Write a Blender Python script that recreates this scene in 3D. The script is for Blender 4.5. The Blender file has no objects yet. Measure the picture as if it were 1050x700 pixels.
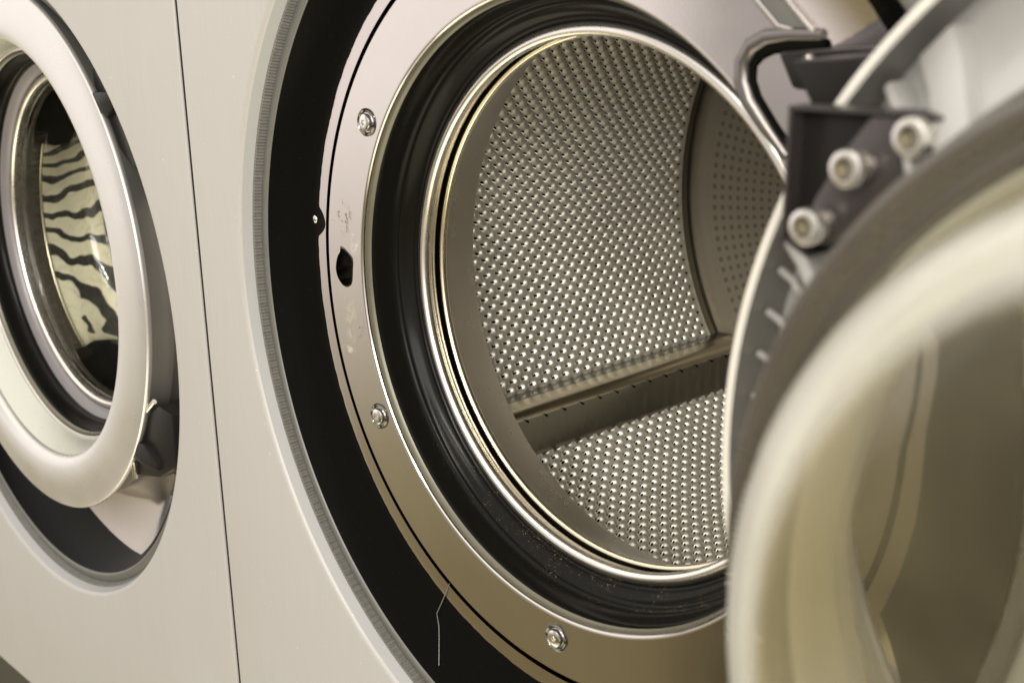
import bpy, bmesh, math, random
import numpy as np
from mathutils import Vector, Matrix

S = 0.19                      # one modelling unit in metres
PI = math.pi
sc = bpy.context.scene
col = sc.collection
rng = random.Random(7)

# ------------------------------------------------------------------ camera
CAM = np.array([3.25535, -2.93736, 1.18161])
YAW, PITCH, ROLL, FPX = -0.838286, -0.268413, -0.030694, 1350.0
cy, sy = math.cos(YAW), math.sin(YAW); cp, sp = math.cos(PITCH), math.sin(PITCH)
FWD = np.array([sy*cp, cy*cp, sp]); R0 = np.array([cy, -sy, 0.0]); U0 = np.cross(R0, FWD)
cr, sr = math.cos(ROLL), math.sin(ROLL)
RT = cr*R0 + sr*U0; UP = -sr*R0 + cr*U0
cam_d = bpy.data.cameras.new('camera'); cam = bpy.data.objects.new('camera', cam_d); col.objects.link(cam)
cam.matrix_world = Matrix(((RT[0], UP[0], -FWD[0], CAM[0]*S), (RT[1], UP[1], -FWD[1], CAM[1]*S),
                           (RT[2], UP[2], -FWD[2], CAM[2]*S), (0, 0, 0, 1)))
cam_d.sensor_width = 36; cam_d.lens = FPX/1050*36
cam_d.clip_start = 0.01; cam_d.clip_end = 100
cam_d.dof.use_dof = True; cam_d.dof.focus_distance = 5.9*S
cam_d.dof.aperture_fstop = (cam_d.lens/1000)/(0.033*S)
sc.camera = cam

# ------------------------------------------------------------------ materials
class NT:
    def __init__(self, name):
        self.m = bpy.data.materials.new(name); self.m.use_nodes = True
        self.t = self.m.node_tree; self.n = self.t.nodes; self.l = self.t.links
        self.p = self.n.get('Principled BSDF'); self.out = self.n.get('Material Output')
    def put(self, sock, v):
        if hasattr(v, 'is_output'): self.l.new(v, sock)
        else: sock.default_value = v
    def math(self, op, a, b=0.0, c=None, clamp=False):
        n = self.n.new('ShaderNodeMath'); n.operation = op; n.use_clamp = clamp
        self.put(n.inputs[0], a); self.put(n.inputs[1], b)
        if c is not None: self.put(n.inputs[2], c)
        return n.outputs[0]
    def ramp(self, f, stops):
        n = self.n.new('ShaderNodeValToRGB'); cr = n.color_ramp
        while len(cr.elements) < len(stops): cr.elements.new(0.5)
        for e, (p, c) in zip(cr.elements, stops): e.position = p; e.color = tuple(c) + (1,)*(4-len(c)) if not isinstance(c, float) else (c, c, c, 1)
        self.put(n.inputs[0], f); return n.outputs[0]
    def rng(self, f, a, b, c, d):
        n = self.n.new('ShaderNodeMapRange'); n.clamp = True
        self.put(n.inputs[0], f)
        for i, v in zip((1, 2, 3, 4), (a, b, c, d)): n.inputs[i].default_value = v
        return n.outputs[0]
    def obj(self, scale=(1, 1, 1)):
        c = self.n.new('ShaderNodeTexCoord'); mp = self.n.new('ShaderNodeMapping'); mp.inputs['Scale'].default_value = scale
        self.l.new(c.outputs['Object'], mp.inputs[0]); return mp.outputs[0]
    def xyz(self, v):
        n = self.n.new('ShaderNodeSeparateXYZ'); self.l.new(v, n.inputs[0]); return n.outputs
    def noise(self, v, scale, detail=4, rough=0.55, dist=0.0):
        n = self.n.new('ShaderNodeTexNoise'); self.l.new(v, n.inputs['Vector'])
        n.inputs['Scale'].default_value = scale; n.inputs['Detail'].default_value = detail
        n.inputs['Roughness'].default_value = rough; n.inputs['Distortion'].default_value = dist
        return n.outputs['Fac']
    def mixc(self, f, a, b):
        n = self.n.new('ShaderNodeMix'); n.data_type = 'RGBA'
        self.put(n.inputs[0], f); self.put(n.inputs[6], a if hasattr(a, 'is_output') else tuple(a)+(1,)); self.put(n.inputs[7], b if hasattr(b, 'is_output') else tuple(b)+(1,))
        return n.outputs[2]
    def bump(self, h, strength=0.2, dist=0.001):
        n = self.n.new('ShaderNodeBump'); n.inputs['Strength'].default_value = strength; n.inputs['Distance'].default_value = dist
        self.l.new(h, n.inputs['Height']); self.l.new(n.outputs[0], self.p.inputs['Normal'])
    def set(self, **k):
        names = dict(base='Base Color', rough='Roughness', metal='Metallic', coat='Coat Weight', coatr='Coat Roughness', spec='Specular IOR Level',
                     aniso='Anisotropic', ior='IOR', trans='Transmission Weight', alpha='Alpha', sheen='Sheen Weight', sss='Subsurface Weight')
        for a, v in k.items():
            if a == 'base' and not hasattr(v, 'is_output'): v = tuple(v)+(1,)
            self.put(self.p.inputs[names[a]], v)
        return self.m

def simple(name, base, rough, metal=0.0, var=0.06, nscale=40, bump=0.0, bscale=300, **k):
    t = NT(name); v = t.obj(); f = t.noise(v, nscale)
    lo = tuple(c*(1-var) for c in base); hi = tuple(min(1, c*(1+var)) for c in base)
    t.set(base=t.mixc(f, lo, hi), rough=t.rng(f, 0.3, 0.7, rough*0.85, rough*1.15), metal=metal, **k)
    if bump: t.bump(t.noise(v, bscale, 2), bump, 0.0004)
    return t.m

M = {}
def panel_mat():
    t = NT('brushed_panel_steel')
    f = t.noise(t.obj((1500, 1500, 12)), 1.0, 3)          # vertical brushing
    g = t.noise(t.obj(), 7, 3)
    c = t.mixc(t.rng(f, .3, .7, 0, 1), (.355, .344, .326), (.39, .378, .36))
    s = t.noise(t.obj((60, 60, 9)), 1.0, 2, .6)
    sp_ = t.noise(t.obj(), 260, 1)
    c = t.mixc(t.rng(sp_, .74, .80, 0, .35), c, (.82, .8, .78))
    sm = t.rng(t.noise(t.obj((1, 1, .6)), 11, 6, .62, .8), .50, .68, 0, 1)
    t.set(base=c, metal=0.12, spec=.25, rough=t.math('ADD', t.rng(g, .3, .7, .35, .42), t.math('MULTIPLY', sm, .07)), aniso=.3)
    t.bump(f, .05, .0004)
    return t.m
M['panel'] = panel_mat()
M['trim'] = simple('grey_trim', (.32, .32, .315), .5, .0, .05, 30, .05, 400)
M['trimmetal'] = simple('satin_grey_metal', (.20, .185, .175), .30, .9, .05, 40)
M['rib'] = simple('ribbed_grey_seal', (.115, .11, .098), .5, 0, .25, 200, .25, 900)
M['strip'] = simple('olive_grey_strip', (.12, .118, .105), .42, .2, .1, 60)
def black_mat():
    t = NT('black_gloss_plastic'); v = t.obj()
    d = t.noise(v, 420, 2); s = t.rng(t.noise(v, 900, 1), .76, .80, 0, .5)
    t.set(base=t.mixc(s, (.004, .0037, .0033), (.06, .055, .05)), rough=t.rng(d, .3, .7, .12, .20), spec=.5, ior=1.09)
    t.bump(d, .05, .0003); return t.m
M['black'] = black_mat()
def plate_mat(name, scuffs, lo=(.56, .525, .495), hi=(.63, .59, .56), r0=.10, r1=.15, pk=.05):
    t = NT(name); v = t.obj(); g = t.noise(v, 18, 4); fine = t.noise(v, 420, 2)
    base = t.mixc(g, lo, hi)
    rough = t.rng(g, .3, .7, r0, r1)
    if scuffs:
        x, y, z = t.xyz(v)
        for (cx_, cz_, rx, rz, amt, dkc) in ((-1.195*S, .135*S, .04*S, .055*S, .9, (.88, .84, .74)), (-1.26*S, -.20*S, .055*S, .13*S, .75, (.80, .77, .62)), (-1.185*S, -.24*S, .03*S, .12*S, .9, (.16, .125, .09)), (-1.29*S, -.335*S, .06*S, .020*S, 1.0, (.90, .86, .74)), (-1.28*S, .25*S, .09*S, .10*S, .7, (.22, .18, .15))):
            dx = t.math('DIVIDE', t.math('SUBTRACT', x, cx_), rx); dz = t.math('DIVIDE', t.math('SUBTRACT', z, cz_), rz)
            d = t.math('ADD', t.math('MULTIPLY', dx, dx), t.math('MULTIPLY', dz, dz))
            m = t.rng(d, .2, 1.0, 1, 0)
            n = t.rng(t.noise(v, 170, 5, .7), .46 if dkc[0] > .5 else .56, .58 if dkc[0] > .5 else .62, 0, 1)
            m = t.math('MULTIPLY', t.math('MULTIPLY', m, n), amt)
            base = t.mixc(m, base, dkc); rough = t.math('ADD', rough, t.math('MULTIPLY', m, .35))
    t.set(base=base, metal=1.0, rough=rough)
    t.bump(fine, pk, .0003); return t.m
M['plate'] = plate_mat('grey_gloss_metal', False)
M['plate_s'] = plate_mat('scuffed_gloss_metal', True)
M['surround'] = plate_mat('dark_gloss_bowl', False, (.52, .475, .455), (.58, .53, .51), .05, .09, .10)
def rubber_mat():
    t = NT('black_bellows_rubber'); v = t.obj(); x, y, z = t.xyz(v)
    d = t.noise(v, 300, 3)
    sp_ = t.rng(t.noise(v, 1150, 1, .5), .68, .74, 0, 1)
    cl_ = t.rng(t.noise(v, 60, 4, .65), .48, .62, 0, 1); sp_ = t.math('MULTIPLY', sp_, cl_)
    low = t.math('MULTIPLY', t.rng(z, -.45*S, -.95*S, 0, 1), t.rng(y, .30*S, .36*S, 0, 1))
    dust = t.math('MULTIPLY', t.math('MULTIPLY', sp_, low), .8)
    t.set(base=t.mixc(dust, (.006, .0055, .0045), (.50, .41, .20)), rough=t.rng(d, .3, .7, .16, .22), spec=.10)
    t.bump(d, .02, .0003); return t.m
M['rubber'] = rubber_mat()
M['lip'] = simple('olive_rubber_lip', (.13, .12, .085), .3, .2, .1, 60)
M['chrome'] = simple('polished_steel_rim', (.90, .86, .80), .27, 1.0, .04, 30)
M['brass'] = simple('warm_steel_lip', (.86, .79, .62), .24, 1.0, .04, 30)
M['drum'] = simple('drum_steel', (.90, .87, .79), .40, .80, .10, 14)
M['drumcone'] = simple('drum_satin_steel', (.52, .495, .45), .30, 1.0, .07, 25, .03, 500)
M['lifter'] = simple('lifter_steel', (.36, .345, .30), .22, 1.0, .05, 20)
M['hole'] = simple('hole_dark', (.005, .005, .004), .8, spec=.0)
def back_mat():
    t = NT('drum_back_steel'); v = t.obj(); x, y, z = t.xyz(v)
    r = t.math('SQRT', t.math('ADD', t.math('MULTIPLY', x, x), t.math('MULTIPLY', z, z)))
    a = t.math('ARCTAN2', z, x)
    u = t.math('MULTIPLY', a, 150/(2*PI)); w = t.math('DIVIDE', r, .048*S)
    fu = t.math('SUBTRACT', t.math('FRACT', t.math('ADD', u, 1000)), .5); fw = t.math('SUBTRACT', t.math('FRACT', w), .5)
    d = t.math('SQRT', t.math('ADD', t.math('MULTIPLY', fu, fu), t.math('MULTIPLY', fw, fw)))
    m = t.rng(d, .20, .32, 1, 0)
    m = t.math('MULTIPLY', m, t.math('MULTIPLY', t.rng(r, .78*S, .80*S, 0, 1), t.rng(r, 1.44*S, 1.46*S, 1, 0)))
    t.set(base=t.mixc(m, (.235, .215, .175), (.15, .137, .11)), metal=1.0, rough=.40)
    return t.m
M['back'] = back_mat()
M['door'] = simple('pale_silver_paint', (.62, .60, .58), .30, .72, .03, 20)
M['rimedge'] = simple('painted_lit_rim_edge', (.74, .71, .64), .35, .2, .05, 40)  # pale tone paints in the lit edge of the door rim
M['cone'] = simple('greenish_silver_dish', (.52, .52, .46), .30, .45, .04, 20)
M['bezel'] = simple('mauve_grey_bezel', (.20, .185, .19), .38, .3, .05, 30)
M['doorgrey'] = simple('grey_door_plastic', (.36, .36, .34), .42, .1, .05, 25, .05, 400)
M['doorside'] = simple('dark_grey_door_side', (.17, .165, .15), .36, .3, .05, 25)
M['floorp'] = simple('pale_grey_door_plastic', (.36, .352, .335), .40, .1, .05, 25)
M['clamp'] = simple('pale_clamp_ring', (.52, .505, .43), .45, 0, .05, 30)
M['seal'] = simple('brown_grey_rubber', (.066, .057, .045), .27, 0, .15, 40, .05, 300)
M['bracket'] = simple('plum_grey_enamel', (.05, .043, .041), .28, .3, .08, 30, .1, 500)
M['darkplastic'] = simple('black_hinge_plastic', (.012, .011, .010), .32, 0, .1, 40, spec=.12)
M['bolt'] = simple('zinc_bolt', (.80, .77, .72), .27, .95, .04, 50)
M['socket'] = simple('worn_socket', (.36, .33, .26), .35, 1.0, .2, 300)
M['screw'] = simple('steel_screw', (.78, .76, .72), .18, 1.0, .05, 80)
M['cup'] = simple('dark_screw_cup', (.16, .15, .14), .12, 1.0, .08, 60)
M['body'] = simple('cabinet_grey', (.38, .36, .33), .45, .5, .04, 15)
M['plinth'] = simple('dark_plinth', (.03, .028, .022), .45, 0, .2, 20)
def glass_mat(name, clear):
    t = NT(name); t.n.remove(t.p)
    lw = t.n.new('ShaderNodeLayerWeight'); lw.inputs['Blend'].default_value = .5
    fr = t.n.new('ShaderNodeFresnel'); fr.inputs['IOR'].default_value = 1.48
    tr = t.n.new('ShaderNodeBsdfTransparent'); tr.inputs[0].default_value = (.97, .975, .95, 1)
    gl = t.n.new('ShaderNodeBsdfGlossy'); gl.inputs['Roughness'].default_value = .045
    tl = t.n.new('ShaderNodeBsdfDiffuse'); tn = t.n.new('ShaderNodeBsdfTranslucent'); tl.inputs[0].default_value = (.80, .785, .71, 1)
    mt = t.n.new('ShaderNodeMixShader'); mt.inputs[0].default_value = .5
    t.l.new(tl.outputs[0], mt.inputs[1]); t.l.new(tn.outputs[0], mt.inputs[2])
    m1 = t.n.new('ShaderNodeMixShader'); m2 = t.n.new('ShaderNodeMixShader')
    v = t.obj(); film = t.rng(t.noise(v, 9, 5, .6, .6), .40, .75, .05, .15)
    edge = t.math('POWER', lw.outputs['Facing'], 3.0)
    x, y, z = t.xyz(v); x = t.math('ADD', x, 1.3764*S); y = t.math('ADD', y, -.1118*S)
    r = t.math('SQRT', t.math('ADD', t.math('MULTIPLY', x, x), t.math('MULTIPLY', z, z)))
    shoulder_glint = t.math('MULTIPLY', t.math('MULTIPLY', t.rng(r, .79*S, .85*S, 0, 1), t.rng(r, .905*S, .95*S, 1, .3)), t.rng(y, .80*S, .92*S, .10, 1))  # milky band paints a highlight round the bowl's shoulder
    veil_tint = t.mixc(t.rng(shoulder_glint, 0, .5, 0, 1), (.66, .575, .35), (.86, .84, .76))  # olive veil and cream highlight put into the glass colour
    t.l.new(veil_tint, tl.inputs[0]); t.l.new(veil_tint, tn.inputs[0])
    f = t.math('ADD', t.math('ADD', film, t.math('MULTIPLY', edge, .35)), t.math('ADD', t.math('MULTIPLY', shoulder_glint, .40), t.math('MULTIPLY', t.rng(r, .88*S, .915*S, 0, .10), t.rng(y, .5*S, .6*S, .4, 1))), clamp=True)
    if clear: f = t.math('MULTIPLY', film, .12)
    if not clear:
        tr = t.n.new('ShaderNodeBsdfRefraction'); tr.inputs['Color'].default_value = (.97, .965, .92, 1); tr.inputs['IOR'].default_value = 1.48; tr.inputs['Roughness'].default_value = .02
    t.l.new(f, m1.inputs[0]); t.l.new(tr.outputs[0], m1.inputs[1]); t.l.new(mt.outputs[0], m1.inputs[2])
    t.l.new(fr.outputs[0], m2.inputs[0]); t.l.new(m1.outputs[0], m2.inputs[1]); t.l.new(gl.outputs[0], m2.inputs[2])
    t.l.new(m2.outputs[0], t.out.inputs[0]); return t.m
M['glass'] = glass_mat('smeary_glass_painted_sheen', False); M['glass_c'] = glass_mat('clean_door_glass', True)
def zebra_mat():
    t = NT('zebra_plush'); c = t.n.new('ShaderNodeAttribute'); c.attribute_name = 'flat'
    w = t.n.new('ShaderNodeTexWave'); w.wave_type = 'BANDS'; w.bands_direction = 'DIAGONAL'
    w.inputs['Scale'].default_value = 4.1; w.inputs['Distortion'].default_value = 6.0; w.inputs['Detail'].default_value = 2.0; w.inputs['Detail Scale'].default_value = .8
    t.l.new(c.outputs['Vector'], w.inputs['Vector'])
    m = t.rng(w.outputs['Fac'], .27, .34, 0, 1)
    n = t.noise(t.obj(), 900, 2)
    t.set(base=t.mixc(m, (.016, .014, .013), t.mixc(n, (.96, .89, .66), (.98, .94, .79))), rough=.85, sheen=.3)
    wr_ = t.math('ADD', t.noise(t.obj(), 42, 3, .5, 1.6), t.math('MULTIPLY', n, .08))
    t.bump(wr_, .8, .010); return t.m
M['zebra'] = zebra_mat()

# ------------------------------------------------------------------ mesh helpers (coordinates in modelling units)
def mesh_obj(name, verts, faces, mat, parent=None, loc=(0, 0, 0), smooth=30, mats=None, fmat=None):
    me = bpy.data.meshes.new(name)
    me.from_pydata([(x*S, y*S, z*S) for x, y, z in verts], [], faces); me.validate(); me.update()
    for m in (mats or [mat]): me.materials.append(m)
    if fmat is not None: me.polygons.foreach_set('material_index', fmat)
    if smooth:
        me.polygons.foreach_set('use_smooth', [True]*len(me.polygons)); me.set_sharp_from_angle(angle=math.radians(smooth))
    o = bpy.data.objects.new(name, me); col.objects.link(o); o.location = Vector(loc)*S
    if parent: o.parent = parent
    return o

class MB:
    def __init__(self): self.v = []; self.f = []
    def add(self, v, f):
        b = len(self.v); self.v += [tuple(map(float, q)) for q in v]; self.f += [tuple(b+i for i in q) for q in f]; return self
    def revolve(self, prof, n=192, a0=0.0, a1=2*PI, axis='y', c=(0, 0, 0), closed=False):
        full = abs(a1-a0-2*PI) < 1e-6; k = n if full else n+1; P = len(prof); v = []
        for i in range(k):
            a = a0+(a1-a0)*i/n; ca, sa = math.cos(a), math.sin(a)
            for r, h in prof:
                v.append((c[0]+r*ca, c[1]+h, c[2]+r*sa) if axis == 'y' else (c[0]+r*ca, c[1]+r*sa, c[2]+h))
        f = []; q = P if closed else P-1
        for i in range(n):
            j = (i+1) % k
            for s in range(q):
                t = (s+1) % P
                f.append((i*P+s, j*P+s, j*P+t, i*P+t))
        return self.add(v, f)
    def prism(self, poly, y0, y1):                       # polygon in (x,z), thickness along y
        n = len(poly); v = [(x, y0, z) for x, z in poly]+[(x, y1, z) for x, z in poly]
        f = [tuple(range(n)), tuple(range(2*n-1, n-1, -1))]+[(i, n+i, n+(i+1) % n, (i+1) % n) for i in range(n)]
        return self.add(v, f)
    def tube(self, pts, r, n=10, cap=True):
        pts = [Vector(p) for p in pts]; v = []; f = []; k = len(pts); up = None
        for i, p in enumerate(pts):
            d = (pts[min(i+1, k-1)]-pts[max(i-1, 0)]).normalized()
            if up is None: up = Vector((0, 0, 1)) if abs(d.z) < .9 else Vector((1, 0, 0))
            a = d.cross(up).normalized(); b = a.cross(d).normalized(); up = b
            rr = r[i] if isinstance(r, (list, tuple)) else r
            for j in range(n):
                t = 2*PI*j/n; v.append(p+a*rr*math.cos(t)+b*rr*math.sin(t))
        for i in range(k-1):
            for j in range(n): f.append((i*n+j, i*n+(j+1) % n, (i+1)*n+(j+1) % n, (i+1)*n+j))
        if cap: f.append(tuple(range(n-1, -1, -1))); f.append(tuple((k-1)*n+j for j in range(n)))
        return self.add(v, f)
    def box(self, a, b):
        (x0, y0, z0), (x1, y1, z1) = a, b
        v = [(x, y, z) for x in (x0, x1) for y in (y0, y1) for z in (z0, z1)]
        return self.add(v, [(0, 1, 3, 2), (4, 6, 7, 5), (0, 4, 5, 1), (2, 3, 7, 6), (0, 2, 6, 4), (1, 5, 7, 3)])
    def build(self, name, mat, parent=None, loc=(0, 0, 0), smooth=30, bevel=0, **k):
        o = mesh_obj(name, self.v, self.f, mat, parent, loc, smooth, **k)
        bm = bmesh.new(); bm.from_mesh(o.data); bmesh.ops.recalc_face_normals(bm, faces=bm.faces)
        if bevel:
            es = [e for e in bm.edges if len(e.link_faces) == 2 and e.calc_face_angle(0) > .5]
            bmesh.ops.bevel(bm, geom=es, offset=bevel*S, segments=2, profile=.5, affect='EDGES', clamp_overlap=True)
        bm.to_mesh(o.data); bm.free()
        if smooth:
            o.data.polygons.foreach_set('use_smooth', [True]*len(o.data.polygons)); o.data.set_sharp_from_angle(angle=math.radians(smooth))
        return o

def cut(o, cutter):                                     # boolean difference, baked into the mesh
    m = o.modifiers.new('b', 'BOOLEAN'); m.operation = 'DIFFERENCE'; m.solver = 'EXACT'; m.object = cutter
    dg = bpy.context.evaluated_depsgraph_get(); dg.update()
    me = bpy.data.meshes.new_from_object(o.evaluated_get(dg), depsgraph=dg)
    o.modifiers.clear(); old = o.data; o.data = me; me.name = old.name
    bpy.data.objects.remove(cutter, do_unlink=True)
    me.polygons.foreach_set('use_smooth', [True]*len(me.polygons)); me.set_sharp_from_angle(angle=math.radians(25))

def empty(name, loc):
    o = bpy.data.objects.new(name, None); col.objects.link(o); o.location = Vector(loc)*S; o.empty_display_size = .05; return o
def tag(o, label, cat, group=None):
    o['label'] = label; o['category'] = cat
    if group: o['group'] = group
def copy_part(o, parent):
    c = o.copy(); col.objects.link(c); c.parent = parent; return c

# ------------------------------------------------------------------ shared meshes of the machine
W = 4.328; XS = W/2; ZB, ZT = -3.12, 2.5; ZF = -3.75
GAP = .015
RING = [(math.cos(2*PI*i/192), math.sin(2*PI*i/192)) for i in range(192)]

def make_panel(parent, loc, oc):
    """front sheet with round opening; rolled outer edges"""
    hw = XS-GAP; N = 288; v = []; f = []
    e = .013
    def rect(a, ins):
        x0, x1, z0, z1 = -hw+ins, hw-ins, ZB+ins, ZT-ins
        ca, sa = math.cos(a), math.sin(a); t = []
        if ca > 1e-9: t.append((x1-oc[0])/ca)
        if ca < -1e-9: t.append((x0-oc[0])/ca)
        if sa > 1e-9: t.append((z1-oc[1])/sa)
        if sa < -1e-9: t.append((z0-oc[1])/sa)
        q = min(t); return oc[0]+ca*q, oc[1]+sa*q
    angs = [2*PI*i/N for i in range(N)]+[math.atan2(z-oc[1], x-oc[0]) % (2*PI) for x in (-hw+e, hw-e) for z in (ZB+e, ZT-e)]
    angs = sorted(angs); N = len(angs)
    loops = []
    for R, y in ((1.845, .018), (1.852, .006), (1.862, .0015), (1.872, 0)):
        loops.append([(oc[0]+R*math.cos(a), y, oc[1]+R*math.sin(a)) for a in angs])
    def roll(k):
        out = []
        for a in angs:
            x, z = rect(a, e); ph = k*PI/2/5; dx = dz = 0; s = e*math.sin(ph); y = e*(1-math.cos(ph))
            if abs(x-(hw-e)) < 1e-6: dx = s
            if abs(x-(-hw+e)) < 1e-6: dx = -s
            if abs(z-(ZT-e)) < 1e-6: dz = s
            if abs(z-(ZB+e)) < 1e-6: dz = -s
            out.append((x+dx, y, z+dz))
        return out
    for k in range(6): loops.append(roll(k))
    loops.append([(x, .30, z) for x, y, z in loops[-1]])
    for L in loops: v += L
    for k in range(len(loops)-1):
        for i in range(N):
            j = (i+1) % N; f.append((k*N+i, k*N+j, (k+1)*N+j, (k+1)*N+i))
    mb = MB(); mb.add(v, f)
    o = mb.build('front_panel', M['panel'], parent, loc, smooth=40)
    o.data.materials.append(M['plinth'])
    for p in o.data.polygons:
        if p.center.y > .02*S and abs(p.normal.y) < .1 and (abs(p.center.x) > (hw-.02)*S): p.material_index = 1
    return o

# --- drum wall with embossed bumps and punched holes
def drum_wall(parent, loc):
    R, NB, RP = 1.573, 128, .0386; y0 = .80; rows = 50; su, sv = 14, 7
    nu, nv = NB*su, rows*sv
    du = 2*PI/nu; dv = RP/sv
    iu, iv = np.meshgrid(np.arange(nu), np.arange(nv+1), indexing='xy')
    th = iu*du; yy = y0+iv*dv
    lat = 2*PI*R/NB
    u = iu/su; w = iv/sv
    best = np.full(u.shape, 9.0); hole = np.full(u.shape, 9.0)
    for dj in (-1, 0, 1):
        j = np.round(w)+dj; off = (j % 2)*.5
        i = np.round(u-off); d = np.hypot((u-off-i)*lat, (w-j)*RP); ok = (j >= 1) & (j <= rows-1)
        best = np.where(ok, np.minimum(best, d), best)
        offh = off+.5; i = np.round(u-offh); d = np.hypot((u-offh-i)*lat, (w-j)*RP)
        hole = np.where(ok, np.minimum(hole, d), hole)
    rb = .0258
    h = .0150*np.clip(1-(best/rb)**2, 0, 1)**.75
    h = h-.0022*np.clip(1-(best/.006)**2, 0, 1)
    inh = hole < .0105
    rad = R-h+np.where(inh, .035, 0)
    v = np.stack([rad*np.cos(th), yy, rad*np.sin(th)], -1).reshape(-1, 3)*S
    a = (iv[:-1]*nu+iu[:-1]); b = (iv[:-1]*nu+(iu[:-1]+1) % nu); c = ((iv[:-1]+1)*nu+(iu[:-1]+1) % nu); d = ((iv[:-1]+1)*nu+iu[:-1])
    fc = np.stack([a, b, c, d], -1).reshape(-1, 4).astype(np.int32)
    me = bpy.data.meshes.new('drum'); me.vertices.add(len(v)); me.vertices.foreach_set('co', v.ravel().astype(np.float32))
    me.loops.add(fc.size); me.loops.foreach_set('vertex_index', fc.ravel())
    me.polygons.add(len(fc)); me.polygons.foreach_set('loop_start', np.arange(0, fc.size, 4, dtype=np.int32)); me.polygons.foreach_set('loop_total', np.full(len(fc), 4, np.int32))
    ih = inh.ravel().astype(np.int32)
    dark = (ih[fc].sum(1) >= 2).astype(np.int32)
    me.materials.append(M['drum']); me.materials.append(M['hole'])
    me.update(calc_edges=True); me.polygons.foreach_set('material_index', dark); me.polygons.foreach_set('use_smooth', np.ones(len(fc), bool))
    me.update()
    o = bpy.data.objects.new('drum', me); col.objects.link(o); o.location = Vector(loc)*S; o.parent = parent
    return o

def lifter_mb(deg):
    mb = MB(); R = 1.573; n = 60; y0, y1 = .80, 2.78
    prof = []                                           # (dtheta deg, radius)
    for a, r in ((-6.2, 1.60), (-6.0, 1.565), (-4.4, 1.50), (-3.2, 1.455), (-2.6, 1.43), (-2.0, 1.415), (-1.3, 1.408), (-.6, 1.412), (0, 1.43), (1.2, 1.462), (3, 1.505), (5, 1.55), (5.8, 1.563), (6.0, 1.60)):
        prof.append((a, r))
    v = []
    for i in range(n+1):
        y = y0+(y1-y0)*i/n
        for a, r in prof:
            t = math.radians(deg+a)
            rip = .0035*math.sin(y*2*PI/.085) if 0.5 < a < 5.5 else 0
            v.append(((r+rip)*math.cos(t), y, (r+rip)*math.sin(t)))
    P = len(prof); f = [(i*P+k, (i+1)*P+k, (i+1)*P+k+1, i*P+k+1) for i in range(n) for k in range(P-1)]
    mb.add(v, f); nf = len(f)
    for i in range(14):
        y = 1.10+i*.125; t = math.radians(deg+.5); r = 1.432
        c = Vector((r*math.cos(t), y, r*math.sin(t)))
        nrm = Vector((-math.cos(t+.5), 0, -math.sin(t+.5)))
        a = Vector((0, 1, 0)); b = nrm.cross(a)
        ring = [c+nrm*.006+a*.009*math.cos(q)+b*.011*math.sin(q) for q in [2*PI*k/10 for k in range(10)]]
        mb.add(ring, [tuple(range(10))])
    return mb, [2 if 2 <= q % (len(prof)-1) <= 7 else 0 for q in range(nf)]+[1]*14  # brighter steel on the crest faces paints in the crest highlight

def arc_poly(c, r, a0, a1, n=10):
    return [(c[0]+r*math.cos(math.radians(a0+(a1-a0)*i/n)), c[1]+r*math.sin(math.radians(a0+(a1-a0)*i/n))) for i in range(n+1)]

def make_screw(parent, loc, ang, first=None):
    px, pz = 1.2414*math.cos(ang), 1.2414*math.sin(ang)
    l = (loc[0]+px, loc[1]+.2, loc[2]+pz)
    mb = MB(); mb.revolve([(.057, .004), (.056, -.006), (.050, -.011), (.043, -.006), (.036, .006), (.0, .008)], 28)
    s = mb.build('screw', M['cup'], parent, l, smooth=50)
    h = MB(); h.revolve([(.036, .004), (.036, -.010), (.033, -.016), (.026, -.019), (.016, -.0195)], 28)
    star = [(.0155 if k % 2 == 0 else .010) for k in range(12)]
    inner = [(star[k]*math.cos(k*PI/6+.3), -.0195, star[k]*math.sin(k*PI/6+.3)) for k in range(12)]
    outer = [(.016*math.cos(k*PI/6+.3), -.0195, .016*math.sin(k*PI/6+.3)) for k in range(12)]
    deep = [(x*.9, -.004, z*.9) for x, y, z in inner]
    h.add(inner+outer, [(k, (k+1) % 12, 12+(k+1) % 12, 12+k) for k in range(12)])
    h.add(inner+deep, [(k, (k+1) % 12, 12+(k+1) % 12, 12+k) for k in range(12)]+[tuple(range(12, 24))])
    h.build('screw_head', M['screw'], s, smooth=35)
    return s

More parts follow.
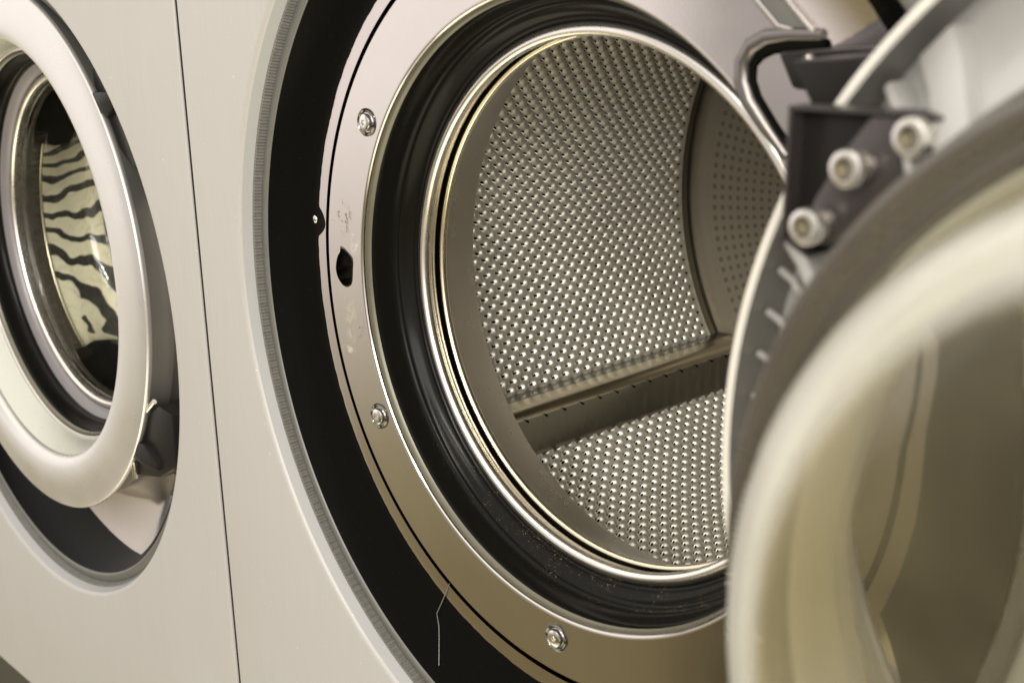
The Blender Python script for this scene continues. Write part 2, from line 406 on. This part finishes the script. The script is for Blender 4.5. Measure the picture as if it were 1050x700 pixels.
# door profile in closed position, revolved round the drum axis
XH, YH = 1.3764, -.1118
def make_door(parent, loc, is_open, loweredseal):
    """door frame mesh with dish, bezel, seal, glass bowl, hinge brackets as children; origin on the hinge axis"""
    c = (-XH, -YH, 0)
    mb = MB()
    mb.revolve([(1.455, .075), (1.462, .15), (1.466, .215), (1.473, .222), (1.482, .222), (1.490, .214), (1.505, .15), (1.525, .085), (1.541, .045), (1.546, .032), (1.545, .022),
                (1.540, .014), (1.530, .010), (1.48, .000), (1.42, -.010), (1.36, -.013), (1.30, -.008), (1.265, .000), (1.246, .010), (1.236, .022), (1.232, .035), (1.228, .055), (1.24, .085), (1.30, .085), (1.38, .080)], 256, c=c, closed=True)
    d = mb.build('door', M['door'], parent, (loc[0]+XH, loc[1]+YH, loc[2]), smooth=35)
    # side wall gets the darker grey, rim tip the painted lit edge
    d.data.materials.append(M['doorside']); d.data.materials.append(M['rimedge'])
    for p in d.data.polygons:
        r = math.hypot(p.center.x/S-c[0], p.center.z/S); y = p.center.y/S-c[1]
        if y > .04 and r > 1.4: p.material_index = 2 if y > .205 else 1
    MB().revolve([(1.2285, .054), (1.20, .115), (1.165, .20), (1.135, .30), (1.125, .335), (1.118, .345)], 256, c=c).build('dish', M['cone'], d, smooth=40)
    MB().revolve([(1.118, .345), (1.112, .352), (1.09, .362), (1.06, .380), (1.045, .392), (1.036, .41), (1.034, .43)], 192, c=c).build('bezel', M['bezel'], d, smooth=40)
    if loweredseal:
        MB().revolve([(1.034, .43), (1.015, .437), (1.005, .455), (.99, .462), (.985, .472), (.974, .476), (.970, .482), (.9688, .53), (.9685, .575)], 192, c=c).build('door_seal', M['seal'], d, smooth=30)
        MB().revolve([(.9688, .574), (.966, .577), (.965, .583), (.9665, .589), (.972, .591)], 192, c=c).build('lip_line_stand_in', M['brass'], d, smooth=60)  # added ring, stands in for the drum lip's bright line behind the glass
    else:
        MB().revolve([(1.02, .43), (1.16, .30), (1.165, .40), (1.150, .50), (1.125, .58), (1.105, .62), (1.112, .645), (1.108, .675), (1.090, .692), (1.070, .690), (1.055, .672), (1.045, .665), (1.030, .672), (1.015, .668), (1.008, .650), (1.005, .60)], 192, c=c, closed=True).build('door_seal', M['seal'], d, smooth=30)
        MB().revolve([(1.006, .648), (1.000, .640), (.995, .56), (.978, .52), (.966, .50), (.968, .44), (1.03, .432)], 192, c=c).build('clamp_ring', M['clamp'], d, smooth=40)
        # back of the dish between rim and seal
        MB().revolve([(1.458, .078), (1.40, .100), (1.33, .17), (1.27, .24), (1.21, .30), (1.165, .32)], 192, c=c).build('back_plate', M['floorp'], d, smooth=40)
    # glass bowl: thick blown glass, closed profile
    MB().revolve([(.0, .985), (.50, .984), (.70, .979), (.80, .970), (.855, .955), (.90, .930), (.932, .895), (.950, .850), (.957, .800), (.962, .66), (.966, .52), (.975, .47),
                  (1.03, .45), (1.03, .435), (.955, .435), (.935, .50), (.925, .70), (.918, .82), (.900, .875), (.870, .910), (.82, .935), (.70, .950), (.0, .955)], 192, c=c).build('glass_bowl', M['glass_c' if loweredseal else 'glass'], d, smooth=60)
    return d

def bracket_parts(door, sign):
    """hinge bracket bolted to the back of the open door (door local, closed orientation; rotated with the door)"""
    # world offsets relative to the open door centre (2*XH,0): X = wx-2*XH, plane y' ; closed coords: x=-X, y=2*YH-y'
    CX = 2*XH
    def cl(wx, wz): return (-(wx+.022-CX)-XH, (wz+.004)*sign)       # local x relative to the hinge axis
    yb = 2*YH+.50-YH                                    # local y of the base plate
    def P(poly): return [cl(x, z) for x, z in poly]
    base = P([(1.500, .895), (1.488, .600), (1.56, .565), (1.72, .66), (1.87, .80), (1.885, .86), (1.868, .89), (1.83, .896)])
    mb = MB(); mb.prism(base, yb-.02, yb)
    b = mb.build('hinge_bracket', M['darkplastic'], door, smooth=30, bevel=.006)
    fl = MB()
    def wall(pts, t, h):
        for (x0, z0), (x1, z1) in zip(pts[:-1], pts[1:]):
            d = Vector((x1-x0, z1-z0)); n = Vector((-d.y, d.x)).normalized()*t
            fl.prism([(x0, z0), (x1, z1), (x1+n.x, z1+n.y), (x0+n.x, z0+n.y)], yb+.0005, yb+h)
    wall(P([(1.56, .565), (1.488, .600), (1.500, .895)]), .008*sign, .050)
    wall(P([(1.500, .895), (1.83, .896), (1.868, .89), (1.885, .86), (1.87, .80)]), .008*sign, .050)
    fl.build('bracket_flange', M['bracket'], b, smooth=30)
    rp = P([(1.70, .885), (1.80, .886), (1.85, .87), (1.868, .835), (1.72, .675), (1.60, .60), (1.525, .585), (1.535, .64), (1.565, .70), (1.605, .76), (1.645, .82)])
    r = MB(); r.prism(rp, yb+.001, yb+.036); r.build('raised_plate', M['bracket'], b, smooth=30, bevel=.007)
    for x, z in ((1.822, .850), (1.676, .776), (1.578, .642)):
        lx, lz = cl(x, z)
        bo = MB(); bo.revolve([(.0, 0), (.034, 0), (.034, .012), (.026, .013), (.026, .028), (.040, .030), (.0425, .036), (.0420, .050), (.038, .058), (.030, .061), (.024, .060)], 32)
        k = bo.build('bolt', M['bolt'], b, (lx, yb+.036, lz), smooth=40)
        so = MB(); hexa = [(.0285*math.cos(q*PI/3+.2), .0605, .0285*math.sin(q*PI/3+.2)) for q in range(6)]
        low = [(x_*.8, .040, z_*.8) for x_, y_, z_ in hexa]
        so.add(hexa+low, [(q, (q+1) % 6, 6+(q+1) % 6, 6+q) for q in range(6)]+[tuple(range(6, 12))])
        so.build('socket', M['socket'], k, smooth=20)
    return b

def door_ribs(door):
    c = (-XH, -YH, 0); CX = 2*XH
    # webs and pegs on the back plate (angles seen in the open door: world angle a -> closed angle PI-a)
    def at(R, a, y): return (c[0]+R*math.cos(a), c[1]+y, R*math.sin(a))
    for aw in (160.5, 165, 169.5, 174, 178.5, 183, 187.5, 192):
        a = PI-math.radians(aw)
        mb = MB(); mb.tube([at(1.452, a, .15), at(1.40, a, .165), at(1.36, a, .195)], .010, 8)
        mb.build('peg', M['floorp'], door, smooth=40)
    # pale strut and cross rib beside the bracket
    for aw, R0_, R1_, y0_, y1_, wd in ((133.6, 1.425, 1.14, .17, .42, .05), (139.4, 1.44, 1.16, .17, .40, .012), (156.8, 1.455, 1.17, .18, .40, .022), (226.4, 1.425, 1.14, .17, .42, .05)):
        a = PI-math.radians(aw); t = Vector((-math.sin(a), 0, math.cos(a)))
        mb = MB(); v = []
        for R, y in ((R0_, y0_), ((R0_+R1_)/2+.05, y0_+(y1_-y0_)*.25), (R1_, y1_)):
            p = Vector(at(R, a, y))
            for s_, dy in ((-wd, 0), (wd, 0), (wd, -.24), (-wd, -.24)): v.append(p+t*s_+Vector((0, dy, 0)))
        f = [(i*4+k, i*4+(k+1) % 4, (i+1)*4+(k+1) % 4, (i+1)*4+k) for i in range(2) for k in range(4)]+[(0, 1, 2, 3), (8, 11, 10, 9)]
        mb.add(v, f); mb.build('strut', M['floorp'], door, smooth=30, bevel=.008)

def make_machine(label, x0, z0, oc, is_open, drum_src=None):
    root = empty('washing_machine', (x0, .9, z0+ZF)); tag(root, label, 'washing machine', 'front loading washing machines in a row')
    L = (0, -.9, -ZF)                                   # drum-centre frame inside the root
    out = {'root': root}
    make_panel(root, L, oc)
    c3 = (oc[0], 0, oc[1])
    MB().revolve([(1.8455, .016), (1.838, .035), (1.832, .050), (1.829, .058)], 256, c=c3).build('opening_trim', M['trim'], root, L, smooth=40)
    # ribbed strip
    v = []; f = []; n = 1560
    for i in range(n):
        a = 2*PI*i/n; k = (0, .006)[i % 2]; j = .0012*math.sin(i*.37)+.0008*math.sin(i*1.7)
        for r, y in ((1.829, .058), (1.824-k+j, .062), (1.812-k+j, .094+j), (1.815, .098)):
            v.append((oc[0]+r*math.cos(a), y, oc[1]+r*math.sin(a)))
    for i in range(n):
        j = (i+1) % n
        for s in range(3): f.append((i*4+s, j*4+s, j*4+s+1, i*4+s+1))
    MB().add(v, f).build('ribbed_seal', M['rib'], root, L, smooth=0)
    MB().revolve([(1.815, .098), (1.808, .092), (1.796, .086), (1.775, .081), (1.760, .078), (1.752, .084), (1.7485, .0925)], 256, c=c3).build('seal_strip', M['strip'], root, L, smooth=50)
    # metal flange and black plastic bowl; their ragged edge paints in a reflection's boundary
    NT_ = 720; rj = random.Random(3 if is_open else 4)
    def bow(r): return .2-.298/math.radians(40)*-math.log(math.cos(math.radians(40)*max(0, r-1.45)/.298)) if r > 1.45 else .2
    fm_v, tr_v = [], []; jit = 0
    FN, TN = 9, 14
    for i in range(NT_):
        a = 2*PI*i/NT_; jit = .6*jit+rj.uniform(-.0014, .0014)
        up_ = lambda lo, hi: max(0.0, min(1.0, (math.degrees(a)-lo)/6))*max(0.0, min(1.0, (hi-math.degrees(a))/6))
        rb_ = 1.464+.012*max(0, -math.sin(a))+jit+.205*max(up_(26, 66), up_(294, 334))
        if abs(math.degrees(a)-172) < 4 and is_open: rb_ -= .05*max(0, 1-((math.degrees(a)-172)/2.6)**2)
        dd = oc[0]*math.cos(a)+oc[1]*math.sin(a); Ro = dd+math.sqrt(dd*dd-oc[0]**2-oc[1]**2+1.748**2)
        if not is_open:
            jit *= .5; tb = [(-112, 1.47), (-100, 1.50), (-92, 1.56), (-84.4, 1.63), (-78, 1.70), (-70, 1.79), (-62, 1.88), (-52, 1.99), (-42, 2.1), (0, 2.1), (20, 1.47)]  # widened metal paints the bright reflection in the closed machine's bowl
            g_ = (math.degrees(a)+180) % 360-180; rb_ = 1.464+jit+float(np.interp(g_, [b[0] for b in tb], [b[1]-1.47 for b in tb]))
        rb_ = min(rb_, Ro-.025); bw = lambda r: bow(1.45+.298*(r-1.45)/(Ro-1.45))
        for q in range(FN):
            r = 1.42+(rb_-1.42)*q/(FN-1); fm_v.append((r*math.cos(a), bw(r), r*math.sin(a)))
        for q in range(TN):
            t_ = q/(TN-1); r = rb_+(Ro-rb_)*t_; tr_v.append((r*math.cos(a), bw(r), r*math.sin(a)))
    def skin(vs, P): return MB().add(vs, [(i*P+s_, ((i+1) % NT_)*P+s_, ((i+1) % NT_)*P+s_+1, i*P+s_+1) for i in range(NT_) for s_ in range(P-1)])
    fb = skin(fm_v, FN); fb.revolve([(1.42, .2), (1.411, .2), (1.411, .26)], NT_)
    fb.build('flange', M['surround'], root, L, smooth=50)
    skin(tr_v, TN).build('surround', M['black'], root, L, smooth=50)
    MB().revolve([(1.42, .25), (1.38, .25)], 192).build('groove', M['hole'], root, L, smooth=0)
    # inner fixing ring
    ring = MB(); ring.revolve([(1.389, .26), (1.389, .2), (1.380, .2), (1.165, .2), (1.158, .2), (1.153, .2015), (1.149, .206), (1.147, .215), (1.147, .26)], 256, closed=True)
    ring = ring.build('fixing_ring', M['plate_s'] if is_open else M['plate'], root, L, smooth=30)
    if is_open:
        hp = [(-1.306, .115), (-1.262, .09), (-1.246, .07), (-1.250, .03), (-1.262, -.03), (-1.30, -.048), (-1.335, -.02), (-1.345, .02), (-1.333, .065), (-1.316, .09)]
        hp = [((x+1.295)*1.22-1.278, z-.005) for x, z in hp]; cr_ = []
        for q in range(len(hp)):
            p0, p1, p2, p3 = (hp[(q+m) % len(hp)] for m in (-1, 0, 1, 2))
            for t_ in (0, .25, .5, .75):
                cr_.append(tuple(.5*(2*p1[m]+(p2[m]-p0[m])*t_+(2*p0[m]-5*p1[m]+4*p2[m]-p3[m])*t_*t_+(3*p1[m]-p0[m]-3*p2[m]+p3[m])*t_**3) for m in (0, 1)))
        hp = cr_
        cut(ring, MB().prism(hp, .1, .3).build('tmp', M['hole'], root, L, smooth=0))
        ledge = MB(); n = len(hp)
        cx_, cz_ = sum(p[0] for p in hp)/n, sum(p[1] for p in hp)/n
        rim = [(cx_+(x-cx_)*1.08, cz_+(z-cz_)*1.08) for x, z in hp]
        ledge.add([(x, .1975, z) for x, z in hp]+[(x, .1995, z) for x, z in rim]+[(x, .30, z) for x, z in hp], [(i, (i+1) % n, n+(i+1) % n, n+i) for i in range(n)]+[(i, (i+1) % n, 2*n+(i+1) % n, 2*n+i) for i in range(n)]+[tuple(range(2*n, 3*n))])
        ledge.build('latch_hole', M['cup'], root, L, smooth=30)
        kb = MB(); kb.revolve([(.0, -.03), (.016, -.027), (.024, -.014), (.027, .01)], 20, c=(-1.478, .222, .21)); kb.build('stop_knob', M['screw'], root, L, smooth=60)
        MB().tube([(-.6665, .1985, -1.231), (-.70, .192, -1.305), (-.736, .1795, -1.385), (-.715, .171, -1.435), (-.698, .1555, -1.48), (-.66, .118, -1.575)], .0024, 6).build('joint', M['strip'], root, L)
        for k in range(6): make_screw(root, L, math.radians(148.6+60*k))
    # bellows, tub rim
    MB().revolve([(1.1475, .212), (1.145, .224), (1.140, .232), (1.135, .237)], 192).build('bellows_lip', M['lip'], root, L, smooth=50)
    MB().revolve([(1.135, .237), (1.130, .246), (1.127, .26), (1.126, .29), (1.121, .325), (1.113, .345), (1.105, .352), (1.100, .351), (1.096, .352), (1.088, .366), (1.074, .384), (1.060, .394), (1.054, .398), (1.049, .397), (1.046, .398), (1.043, .404), (1.040, .4055), (1.037, .404), (1.034, .409), (1.034, .43)], 192).build('bellows', M['rubber'], root, L, smooth=60)
    MB().revolve([(1.036, .430), (1.036, .416), (1.033, .406), (1.027, .399), (1.019, .394), (1.010, .391), (1.001, .391), (.993, .394), (.987, .401), (.984, .410), (.985, .420), (.989, .430), (.996, .437), (1.000, .443), (1.003, .455), (1.004, .468), (1.010, .474), (1.03, .476)], 192).build('tub_rim', M['chrome'], root, L, smooth=60)
    MB().revolve([(1.03, .476), (1.06, .48), (1.06, .52), (1.03, .52)], 128).build('rim_gap', M['hole'], root, L, smooth=30)
    if drum_src is None:
        dr = drum_wall(root, L); out['drum'] = dr
        MB().revolve([(1.03, .515), (1.013, .500), (1.005, .493), (.997, .490), (.989, .492), (.984, .499), (.983, .508), (.986, .517), (.993, .524)], 192).build('drum_lip', M['brass'], dr, smooth=60)
        MB().revolve([(.993, .524), (1.04, .63), (1.09, .745), (1.098, .762), (1.106, .770), (1.12, .774), (1.573, .796)], 192).build('drum_front', M['drumcone'], dr, smooth=40)
        MB().revolve([(1.573, 2.728), (1.574, 2.770), (1.588, 2.776), (1.588, 2.790), (1.565, 2.792), (1.52, 2.798), (1.50, 2.802), (1.40, 2.83), (1.10, 2.88), (.86, 2.905), (.84, 2.92), (.80, 2.922), (.60, 2.93), (0, 2.935)], 192).build('drum_back', M['back'], dr, smooth=30)
        for k in range(3):
            lm_, fm_ = lifter_mb(-143.4+120*k); lm_.build('lifter', None, dr, smooth=50, mats=[M['lifter'], M['hole'], M['brass']], fmat=fm_)
    else:
        dr = drum_src.copy(); col.objects.link(dr); dr.parent = root; dr.location = Vector(L)*S
        for ch in drum_src.children: copy_part(ch, dr)
    # cabinet shell and plinth
    cb = MB(); hw = XS-.03
    cb.add([(x, y, z) for y in (.302, 4.2) for x, z in ((-hw, ZB), (hw, ZB), (hw, ZT), (-hw, ZT))], [(0, 1, 5, 4), (1, 2, 6, 5), (2, 3, 7, 6), (3, 0, 4, 7), (4, 5, 6, 7)])
    cb.build('cabinet', M['body'], root, L, smooth=0)
    pl = MB(); pl.box((-hw, .12, ZF), (hw, 4.1, ZB-.004)); pl.build('plinth', M['plinth'], root, L, smooth=0)
    # hinge pockets in the right of the ring, hinge arms
    for sg in (1, -1):
        pk = MB()
        path = [(1.09, 1.006), (.98, 1.006), (.90, 1.000), (.845, .975), (.815, .93), (.815, .87), (.84, .815), (.90, .745), (.975, .665)]
        pk.tube([(x, .203, z*sg) for x, z in path], [.020, .024, .028, .030, .030, .030, .028, .024, .018], 14)
        pr = pk.build('pocket_rim', M['trimmetal'], root, L, smooth=60)
        ins = [(1.10, .978), (.98, .978), (.915, .970), (.875, .95), (.850, .92), (.850, .875), (.872, .828), (.93, .757), (1.00, .680)]
        ik = MB(); ik.tube([(x, .199, z*sg) for x, z in ins], [.020, .022, .020, .017, .013, .011, .010, .009, .008], 10)  # black tube drawn as the shade inside the pocket rim
        ik.build('painted_pocket_shadow', M['hole'], pr, smooth=60)
        hb = MB()
        hb.prism([(1.065, .970*sg), (1.115, .875*sg), (1.34, .862*sg), (1.46, .95*sg), (1.46, .985*sg), (1.30, .985*sg)], .02, .19)
        if is_open: hb.prism([(1.34, .975*sg), (1.40, .875*sg), (1.52, .80*sg), (1.60, .86*sg), (1.54, .985*sg)], -.30, .018)
        else: hb.prism([(1.15, 1.10*sg), (1.15, .98*sg), (1.30, .74*sg), (1.48, .62*sg), (1.63, .64*sg), (1.62, .93*sg), (1.42, 1.04*sg)], .055, .20)
        if not is_open and sg < 0: MB().tube([(1.47, .045, -.60), (1.30, .04, -.73), (1.155, .04, -.97), (1.15, .045, -1.11)], .014, 10).build('hinge_edge', M['screw'], root, L, smooth=60)
        hinge = hb.build('hinge', M['darkplastic'], root, L, smooth=30, bevel=.012)
        ed = MB()
        if is_open: ed.tube([(1.175, .008, .962*sg), (1.225, .008, .885*sg)], .020, 12); 
        if is_open: ed.build('hinge_pin', M['trimmetal'], hinge, smooth=60)
        if is_open and sg == 1:
            for pts in ([(.80, .196, 1.16), (.938, .196, 1.03), (1.055, .196, 1.004)], [(.91, .196, 1.16), (.985, .196, 1.085), (1.07, .196, 1.005)]):
                MB().tube(pts, .010, 8).build('channel_rib', M['plate'], root, L, smooth=60)
            MB().prism([(.82, 1.15), (.945, 1.036), (1.045, 1.012), (.985, 1.075), (.915, 1.15)], .1975, .1985).build('channel_floor', M['strip'], root, L, smooth=0)
    # door
    d = make_door(root, L, is_open, not is_open)
    if is_open:
        d.rotation_euler = (0, 0, PI)
        for sg in (1, -1): bracket_parts(d, sg)
        door_ribs(d)
    return out

A = make_machine('grey washing machine whose door hangs wide open beside its empty perforated drum', 0, 0, (.059, -.041), True)
B = make_machine('grey washing machine with closed round door, zebra patterned laundry behind its glass', -W, -.2823, (-.005, -.2277), False, A['drum'])

# ------------------------------------------------------------------ laundry in the closed machine
def laundry():
    path = [(.986, .592), (.983, .598), (.982, .61), (.980, .70), (.978, .80), (.976, .88), (.968, .94), (.945, .985), (.90, 1.01), (.80, 1.02), (.60, 1.025), (.30, 1.03), (.04, 1.03)]
    seg = [0.0]
    for a, b in zip(path[:-1], path[1:]): seg.append(seg[-1]+math.dist(a, b))
    n, k = 150, 320; v = []; fl = []
    def pt(t):
        d = t*seg[-1]
        for i in range(len(seg)-1):
            if d <= seg[i+1]+1e-9:
                q = (d-seg[i])/(seg[i+1]-seg[i]); return tuple(path[i][m]+(path[i+1][m]-path[i][m])*q for m in (0, 1))
        return path[-1]
    def fold(x, z, q):
        s = 0
        for a, kk, ph, amp in ((.9, 9.5, .3, .40), (2.2, 13.8, 1.9, .34), (-.5, 19.5, .7, .24), (1.5, 29, 2.6, .13), (.2, 41, 4.1, .07)):
            u = x*math.cos(a)+z*math.sin(a)+q*.7; w_ = -x*math.sin(a)+z*math.cos(a)
            s += amp*abs(math.sin(.5*(kk*u+ph+1.5*math.sin(2.1*w_+ph+q))))
        return s
    for i in range(n+1):
        r, y = pt(i/n); r2, y2 = pt(min(1, i/n+.01)); r1, y1 = pt(max(0, i/n-.01))
        tx, ty = r2-r1, y2-y1; m = math.hypot(tx, ty); nr, ny = -ty/m, tx/m          # into the drum
        if ny < 0: nr, ny = -nr, -ny
        nr = max(nr, 0) if r > .9 else 0
        for j in range(k):
            a = 2*PI*j/k; dpt = .003+.15*fold(r*math.cos(a)*1.1, r*math.sin(a)*1.1, y*2)
            if i < 12: dpt *= i/12
            R_ = min(r+nr*dpt, max(r, .985+.44*(y-.524))); Y_ = y+abs(ny)*dpt+(.4*dpt if r < 1.1 else 0)
            v.append((R_*math.cos(a), Y_, R_*math.sin(a)))
            fl.append((r*1.2*math.cos(a)+dpt*2.4, r*1.2*math.sin(a)-dpt*2.2, y*1.6+dpt))
    f = [(i*k+j, i*k+(j+1) % k, (i+1)*k+(j+1) % k, (i+1)*k+j) for i in range(n) for j in range(k)]
    f.append(tuple(n*k+j for j in range(k)))
    bk = len(v); v += [(1.0*math.cos(2*PI*j/k), 1.9, 1.0*math.sin(2*PI*j/k)) for j in range(k)]; fl += [(0, 0, 0)]*k
    f += [(j, (j+1) % k, bk+(j+1) % k, bk+j) for j in range(k)]+[tuple(bk+j for j in range(k))]
    o = MB().add(v, f).build('zebra_blanket', M['zebra'], None, (-W, 0, -.2823), smooth=80)
    at = o.data.attributes.new('flat', 'FLOAT_VECTOR', 'POINT'); at.data.foreach_set('vector', np.array(fl, dtype=np.float32).ravel())
    tag(o, 'cream and black zebra striped blanket bundled behind the closed glass door', 'blanket')
laundry()

# ------------------------------------------------------------------ light
w = bpy.data.worlds.new('World'); sc.world = w; w.use_nodes = True
nt = w.node_tree; N, K = nt.nodes, nt.links
bg = N['Background']; tc = N.new('ShaderNodeTexCoord'); sx = N.new('ShaderNodeSeparateXYZ'); K.new(tc.outputs['Generated'], sx.inputs[0])
def wm(op, a, b):
    n = N.new('ShaderNodeMath'); n.operation = op
    for i, q in enumerate((a, b)):
        if hasattr(q, 'is_output'): K.new(q, n.inputs[i])
        else: n.inputs[i].default_value = q
    return n.outputs[0]
def wr(f, a, b, c, d):
    n = N.new('ShaderNodeMapRange'); n.interpolation_type = 'SMOOTHSTEP'; K.new(f, n.inputs[0])
    for i, q in zip((1, 2, 3, 4), (a, b, c, d)): n.inputs[i].default_value = q
    return n.outputs[0]
rp = N.new('ShaderNodeValToRGB'); K.new(wm('ADD', wm('MULTIPLY', sx.outputs[2], .5), .5), rp.inputs[0])
st = [(0.0, (2.3, 2.12, 1.62)), (.15, (1.8, 1.62, 1.15)), (.22, (.20, .16, .08)), (.28, (.21, .17, .085)), (.33, (.30, .255, .15)), (.385, (.58, .53, .45)), (.46, (1.0, .93, .89)), (.60, (1.1, 1.03, .98)), (1.0, (1.25, 1.2, 1.1))]
while len(rp.color_ramp.elements) < len(st): rp.color_ramp.elements.new(.5)
for e, (p, c) in zip(rp.color_ramp.elements, st): e.position = p; e.color = c+(1,)
# dark sector added to the surroundings to deepen reflections in the bowl
phi = wm('ARCTAN2', sx.outputs[0], wm('MULTIPLY', sx.outputs[1], -1.0))
dk = wm('MULTIPLY', wm('MULTIPLY', wr(phi, math.radians(-42), math.radians(-39), 0, 1), wr(phi, math.radians(-4), math.radians(14), 1, 0)), wr(sx.outputs[2], .42, .62, 1, 0))
fac = wm('SUBTRACT', 1.0, wm('MULTIPLY', dk, .6))
mul = N.new('ShaderNodeMix'); mul.data_type = 'RGBA'; mul.blend_type = 'MULTIPLY'; mul.inputs[0].default_value = 1
K.new(rp.outputs[0], mul.inputs[6]); K.new(fac, mul.inputs[7]); K.new(mul.outputs[2], bg.inputs[0])
bg.inputs[1].default_value = 1.02

def area(name, loc, target, sx_, sy_, power, colr):
    l = bpy.data.lights.new(name, 'AREA'); l.shape = 'RECTANGLE'; l.size = sx_; l.size_y = sy_; l.energy = power; l.color = colr
    o = bpy.data.objects.new(name, l); col.objects.link(o); o.location = loc
    o.rotation_euler = (Vector(target)-Vector(loc)).to_track_quat('-Z', 'Y').to_euler(); return o
for yl, xl, pw in ((-2.0, .9, 10), (-3.2, .9, 34)):
    area('ceiling_tube_lamp', (xl, yl, 1.65), (xl*.3, 0, -.1), 1.5, .14, pw, (1, .95, .85))

area('added_drum_fill', (2.1, -2.3, .95), (-.2, .35, -.05), 1.9, 1.3, 44, (1, .96, .88))  # added fill without a known source, brightens drum and bowl shoulder

sc.view_settings.view_transform = 'Standard'; sc.view_settings.look = 'None'; sc.view_settings.exposure = .45; sc.view_settings.gamma = 1
sc.render.engine = 'CYCLES'
sc.cycles.use_denoising = True
sc.cycles.max_bounces = 16; sc.cycles.transparent_max_bounces = 24; sc.cycles.glossy_bounces = 8
